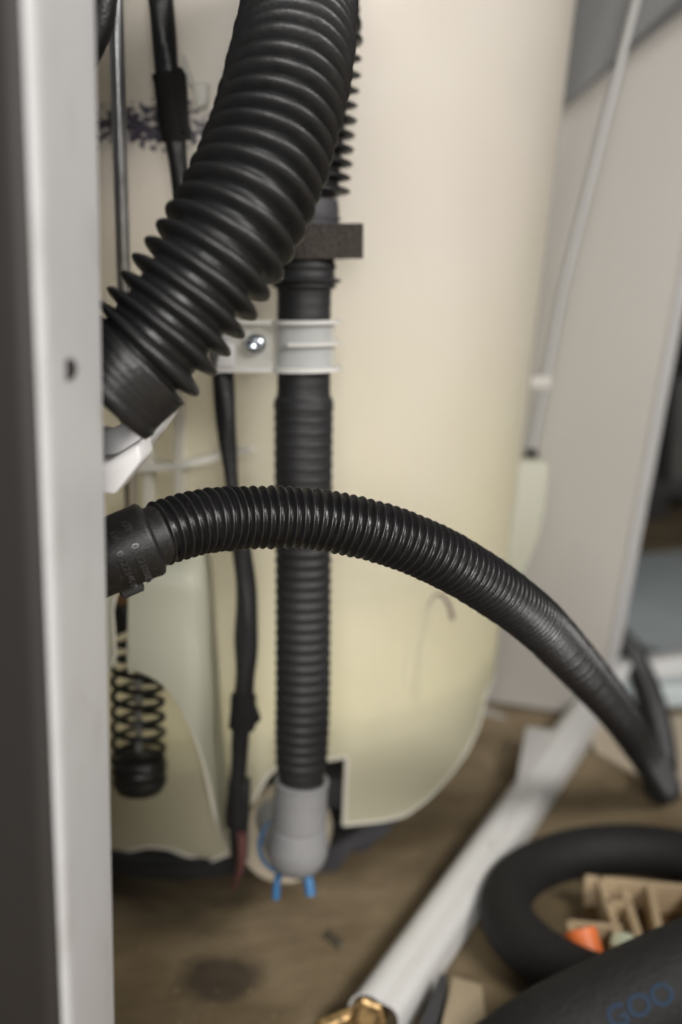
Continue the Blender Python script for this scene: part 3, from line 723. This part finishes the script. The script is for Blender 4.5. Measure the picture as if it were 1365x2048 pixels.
# ------------------------------------------------------------------ drain pump with grey elbow and blue spring clip
pump = root('drain_pump', 'grey drain pump elbow with blue spring clip below the ribbed pipe', 'pump', PY(605, 1760, 0.75))
ea = PY(606, 1556, 0.745); eb = PY(603, 1640, 0.745)
e0 = PY(604.5, 1558, 0.7435); e1_ = PY(593, 1748, 0.748); LE = (e1_-e0).length
prof = [(0.006, 0.0150), (0.0, 0.0160), (0.0, 0.0180), (0.0008, 0.0190), (0.0022, 0.0190), (0.003, 0.0184), (LE*0.46, 0.0186), (LE*0.468, 0.0181), (LE*0.485, 0.0181), (LE*0.49, 0.0188)]
for k in range(1, 21):
    t = k/20; x = LE*(0.49+0.51*t)
    rr = 0.0188+0.0024*min(1, t/0.4)**0.8
    if t > 0.42: rr *= math.sqrt(max(0.0, 1-((t-0.42)/0.585)**2.3))
    prof.append((x, max(rr, 0.001)))
vs, fs = lathe(prof, e0, e1_-e0, 56); obj('elbow', vs, fs, M['grey_plastic'], pump, angle=35)
vs, fs = lathe([(0, 0.015), (0.010, 0.0185), (0.05, 0.0185)], PY(586, 1698, 0.754), (-0.25, 1, 0.0), 40); obj('outlet', vs, fs, M['grey_plastic'], pump, angle=35)
cR = PY(581, 1688, 0.772)
ringp = [cR+Vector((0.0222*math.cos(a), 0.004*math.cos(a), 0.0232*math.sin(a))) for a in [2*math.pi*k/48 for k in range(49)]]
vs, fs = tube(ringp, 0.0016, 10, spline=False); rg_ = obj('spring_clip', vs, fs, M['blue'], pump)
vs, fs = tube([PY(566, 1745, 0.752), PY(556, 1756, 0.742), PY(552, 1798, 0.738)], 0.0026, 14, 6); obj('tang', vs, fs, M['blue'], rg_)
vs, fs = tube([PY(606, 1742, 0.752), PY(616, 1754, 0.740), PY(622, 1792, 0.734)], 0.0036, 14, 6); obj('tang', vs, fs, M['blue'], rg_)
# housing and bracket behind
vs, fs = lathe([(0, 0.012), (0.003, 0.034), (0.03, 0.036), (0.045, 0.030), (0.05, 0.01)], PY(566, 1688, 0.80), (0.05, 1, 0), 40); obj('housing', vs, fs, M['cream'], pump)
bm = prism([PY(640, 1560, 0.90), PY(720, 1560, 0.90), PY(800, 1600, 0.90), PY(800, 1640, 0.90), PY(770, 1676, 0.90), PY(706, 1702, 0.90), PY(672, 1752, 0.90), PY(620, 1748, 0.90)], (0, 0.03, 0.004), 0.003); bm_obj('motor_bracket', bm, M['dark_plastic'], pump)
vs, fs = lathe([(0, 0.02), (0.004, 0.03), (0.07, 0.03), (0.075, 0.02)], PY(690, 1650, 0.935), (0.3, 1, 0), 32); obj('motor', vs, fs, M['dark_plastic'], pump)
# drive pulley below the tub
pul = root('drive_pulley', 'black toothed pulley edge just below the left rim of the tub', 'pulley', PY(340, 1725, 0.98))
pc0 = PZ(345, 1722, 0.06); pc0.y = 0.99; pc0.z = PY(345, 1722, 0.82).z-0.004
vs, fs = lathe([(-0.012, 0.10), (-0.012, 0.165), (-0.009, 0.168), (0.006, 0.168), (0.009, 0.165), (0.009, 0.10)], Vector((pc0.x, 0.985, pc0.z)), (0, 0, 1), 96); obj('wheel', vs, fs, M['rubber_pipe'], pul)
for k in range(60):
    a = math.radians(-150+120*k/59)
    if k == 0:
        bm = box((0, 0, 0), (0.003, 0.0035, 0.013)); t0 = bm_obj('tooth', bm, M['rubber_pipe'], pul, smooth=False); to_ = t0
    else:
        to_ = t0.copy(); COL.objects.link(to_); to_.parent = pul
    to_.location = Vector((pc0.x+0.169*math.cos(a), 0.985+0.169*math.sin(a), pc0.z-0.0015))-pul.location; to_.rotation_euler = (0, 0, a+math.pi/2)
t0.data.transform(Matrix.Translation(pul.location))

# thin hooked wire lying against the tub
vs, fs = tube([S(826, 1388, 0.002), S(838, 1300, 0.002), S(852, 1230, 0.002), S(866, 1194, 0.003), S(884, 1190, 0.003), S(897, 1208, 0.003), S(905, 1236, 0.003)], lambda t: 0.0009+0.0016*max(0, (t-0.6)/0.4), 10)
o = obj('hooked_wire', vs, fs, M['hook'], None); tag(o, 'thin mauve hooked wire resting against the tub wall under the drain hose', 'wire')

# ------------------------------------------------------------------ things on the floor at lower right
cc = PZ(1290, 1832, 0.021)
vs, fs = tube([cc+Vector((0.105*math.cos(a), 0.105*math.sin(a), 0.002*math.sin(2*a))) for a in [2*math.pi*k/48 for k in range(49)]], 0.0205, 28, 2)
o = obj('foam_tube_coil', vs, fs, M['foam_tube'], None); tag(o, 'thick black foam tube lying coiled in a ring on the floor', 'tube')
band = root('black_tube', 'thick black tube with blue print across the bottom right corner', 'tube', PZ(1200, 2040, 0.0))
ptsb = [P(1000, 2160, 0.70), P(1110, 2085, 0.70), P(1250, 2015, 0.705), P(1390, 1950, 0.715), P(1560, 1880, 0.73)]
vs, fs = tube(ptsb, 0.0335, 40, 12); obj('tube', vs, fs, M['foam_tube'], band)
bp = Path(catmull(ptsb, 12))
cu = bpy.data.curves.new('print', 'FONT'); cu.body = 'GOO'; cu.size = 0.017; cu.extrude = 0.0002; cu.offset = 0.0005
to = bpy.data.objects.new('tmp', cu); COL.objects.link(to)
me = bpy.data.meshes.new_from_object(to.evaluated_get(bpy.context.evaluated_depsgraph_get()))
pv = []
for v in me.vertices:
    p, t, n_, b_ = bp.at(bp.L*0.35+v.co.x); to_cam = (CV-p); to_cam = (to_cam-t*to_cam.dot(t)).normalized(); upv = t.cross(to_cam)
    if upv.z < 0: upv = -upv
    ang = (v.co.y-0.008)/0.0335; pv.append(p+(to_cam*math.cos(ang)+upv*math.sin(ang))*(0.0337+v.co.z))
obj('blue_print', pv, [tuple(p.vertices) for p in me.polygons], M['navy'], band, smooth=False)
bpy.data.objects.remove(to); bpy.data.meshes.remove(me); bpy.data.curves.remove(cu)
# tray with dividers
tr = root('parts_tray', 'pale wooden parts tray with dark compartments inside the foam tube ring', 'tray', PZ(1270, 1850, 0))
def wallseg(p, q, h, th=0.006, z0=0.0):
    a, b = PZ(*p, h), PZ(*q, h); d_ = (b-a); n_ = Vector((-d_.y, d_.x, 0)).normalized()*th/2
    bm = prism([a-n_, b-n_, b+n_, a+n_], (0, 0, -(h-z0)), 0.001); return bm
for p, q in [((1142, 1842), (1160, 1972)), ((1138, 1842), (1245, 1852)), ((1170, 1752), (1380, 1772)), ((1200, 1752), (1232, 1850)), ((1248, 1775), (1282, 1880)), ((1276, 1876), (1365, 1872)), ((1160, 1962), (1300, 1940)), ((1390, 1770), (1400, 1880)), ((1300, 1765), (1322, 1872)), ((1205, 1800), (1262, 1806)), ((1232, 1852), (1240, 1945))]:
    bm_obj('divider', wallseg(p, q, 0.03), M['wood'], tr, smooth=False)
bm_obj('tray_floor', prism([PZ(1150, 1850, 0.006), PZ(1200, 1762, 0.006), PZ(1390, 1778, 0.006), PZ(1400, 1960, 0.006), PZ(1168, 1966, 0.006)], (0, 0, -0.004)), M['brown'], tr, smooth=False)
vs, fs = lathe([(0, 0.010), (0.001, 0.0118), (0.036, 0.0118), (0.037, 0.010)], PZ(1190, 1968, 0.014), Vector((-0.2, 0.6, 0.8)), 28); o = obj('orange_spool', vs, fs, M['orange'], None); tag(o, 'small orange cylinder lying in the front corner of the wooden tray', 'spool')
vs, fs = lathe([(0, 0.009), (0.002, 0.0105), (0.010, 0.010), (0.013, 0.006)], PZ(1247, 1905, 0.02), (0, -0.3, 1), 28); o = obj('pale_cap', vs, fs, M['pale_green'], None); tag(o, 'pale green round cap in the wooden tray beside the orange cylinder', 'cap')
bm = prism([PZ(905, 1950, 0.012), PZ(965, 1968, 0.012), PZ(975, 2060, 0.012), PZ(880, 2060, 0.012)], (0, 0, -0.011), 0.002); o = bm_obj('beige_block', bm, M['beige']); tag(o, 'flat beige block on the floor right of the white base rail', 'block')
bm = prism([PZ(880, 1945, 0.02), PZ(897, 1950, 0.02), PZ(862, 2070, 0.02), PZ(828, 2070, 0.02)], (0, 0, -0.019), 0.002); o = bm_obj('dark_strip', bm, M['dark_plastic']); tag(o, 'dark grey strip lying between the white rail and the beige block', 'strip')
fit = root('brass_fitting', 'tarnished brass fitting at the near end of the white rail', 'fitting', PZ(738, 2030, 0))
vs, fs = lathe([(0, 0.008), (0.001, 0.013), (0.010, 0.013), (0.011, 0.0105), (0.03, 0.0105)], PZ(742, 2014, 0.014), Vector((-0.25, -1, 0)), 6); obj('nut', vs, fs, M['brass'], fit, angle=20)
vs, fs = tube([PZ(720, 2030, 0.012), PZ(690, 2038, 0.012), PZ(640, 2060, 0.012)], 0.006, 14, 4); obj('stem', vs, fs, M['brass'], fit)
# screw and shiny scrap on the floor
vs, fs = tube([PZ(655, 1868, 0.003), PZ(684, 1892, 0.003)], 0.0025, 10, spline=False); o = obj('metal_pin', vs, fs, M['steel'], None); tag(o, 'small shiny metal pin lying on the floor below the pump', 'pin')

cv, cf = [], []
for i in range(200):
    px, py = random.uniform(240, 1300), random.uniform(1560, 2060); c = PZ(px, py, 0.0); sz = random.choice([0.0005, 0.0007, 0.001, 0.0013])*random.uniform(0.7, 1.4); k = len(cv)
    for dx, dy, dz in [(-1, -.7, 0), (1, -.8, 0), (.9, .8, 0), (-.8, 1, 0), (random.uniform(-.4, .4), random.uniform(-.4, .4), .9)]: cv.append(c+Vector((dx*random.uniform(.6, 1.2), dy*random.uniform(.6, 1.2), dz))*sz+Vector((0, 0, 0.0003)))
    cf += [(k, k+1, k+4), (k+1, k+2, k+4), (k+2, k+3, k+4), (k+3, k, k+4)]
o = obj('floor_grit', cv, cf, M['grit'], None, smooth=False); o['kind'] = 'stuff'; o['label'] = 'loose grit scattered over the stained floor'; o['category'] = 'grit'
# ------------------------------------------------------------------ background at the right edge
bm = box(PZ(1300, 1255, 0.012)+Vector((0.12, 0.12, 0)), (0.42, 0.55, 0.02), rotz=math.radians(18), bevel=0.004); o = bm_obj('metal_sheet', bm, M['sheet_metal']); tag(o, 'grey galvanised metal panel lying on the floor behind the cabinet edge', 'panel')
bm = box(PZ(1330, 1345, 0.035)+Vector((0.08, 0.05, 0)), (0.34, 0.028, 0.03), rotz=math.radians(22), bevel=0.004); o = bm_obj('white_bar', bm, M['rail_paint']); tag(o, 'short white bar on the floor behind the drain hose', 'bar')
bm = box(PZ(1330, 1400, 0.016)+Vector((0.12, 0.04, 0)), (0.36, 0.03, 0.028), rotz=math.radians(8), bevel=0.004); o = bm_obj('grey_bar', bm, M['sheet_metal']); tag(o, 'grey metal bar with dark underside nearest behind the drain hose', 'bar')
bm = prism([PZ(1178, 1440, 0.006), PZ(1190, 1500, 0.006), PZ(1290, 1555, 0.006), PZ(1420, 1600, 0.006), PZ(1460, 1425, 0.006)], (0, 0, -0.004)) if True else box((0, 0, 0), (0.55, 0.16, 0.006), rotz=math.radians(-6), bevel=0.001); o = bm_obj('cardboard_sheet', bm, M['board']); tag(o, 'pale cardboard sheet on the floor behind the white rail', 'cardboard')
rk = root('dark_rack', 'dark storage rack with grey and pink boxes beyond the cabinet edge', 'rack', (1.0, 2.45, 0))
for x in (0.66, 0.80, 1.5):
    bm_obj('upright', box((x, 2.38, 0.6), (0.05, 0.05, 1.2), bevel=0.004), M['rack'], rk)
bm_obj('back', box((1.05, 2.75, 0.6), (1.0, 0.02, 1.2)), M['rack'], rk, smooth=False)
for z in (0.06, 0.42, 0.78, 1.14):
    bm_obj('shelf', box((1.08, 2.55, z), (0.95, 0.40, 0.03), bevel=0.003), M['rack'], rk)
bx_ = [((0.74, 2.48, 0.185), (0.16, 0.25, 0.22), 'rack_box', 'grey box on the lowest rack shelf'), ((0.745, 2.46, 0.50), (0.09, 0.2, 0.12), 'pink', 'dull pink box on the rack'), ((0.93, 2.5, 0.53), (0.2, 0.25, 0.18), 'rack_box', 'grey box beside the pink box on the rack'), ((0.80, 2.5, 0.90), (0.22, 0.25, 0.2), 'sheet_metal', 'blue grey box high on the rack')]
for c, s, mt, lb in bx_:
    o = bm_obj('storage_box', box(c, s, bevel=0.006), M[mt]); tag(o, lb, 'box', 'boxes on the rack')
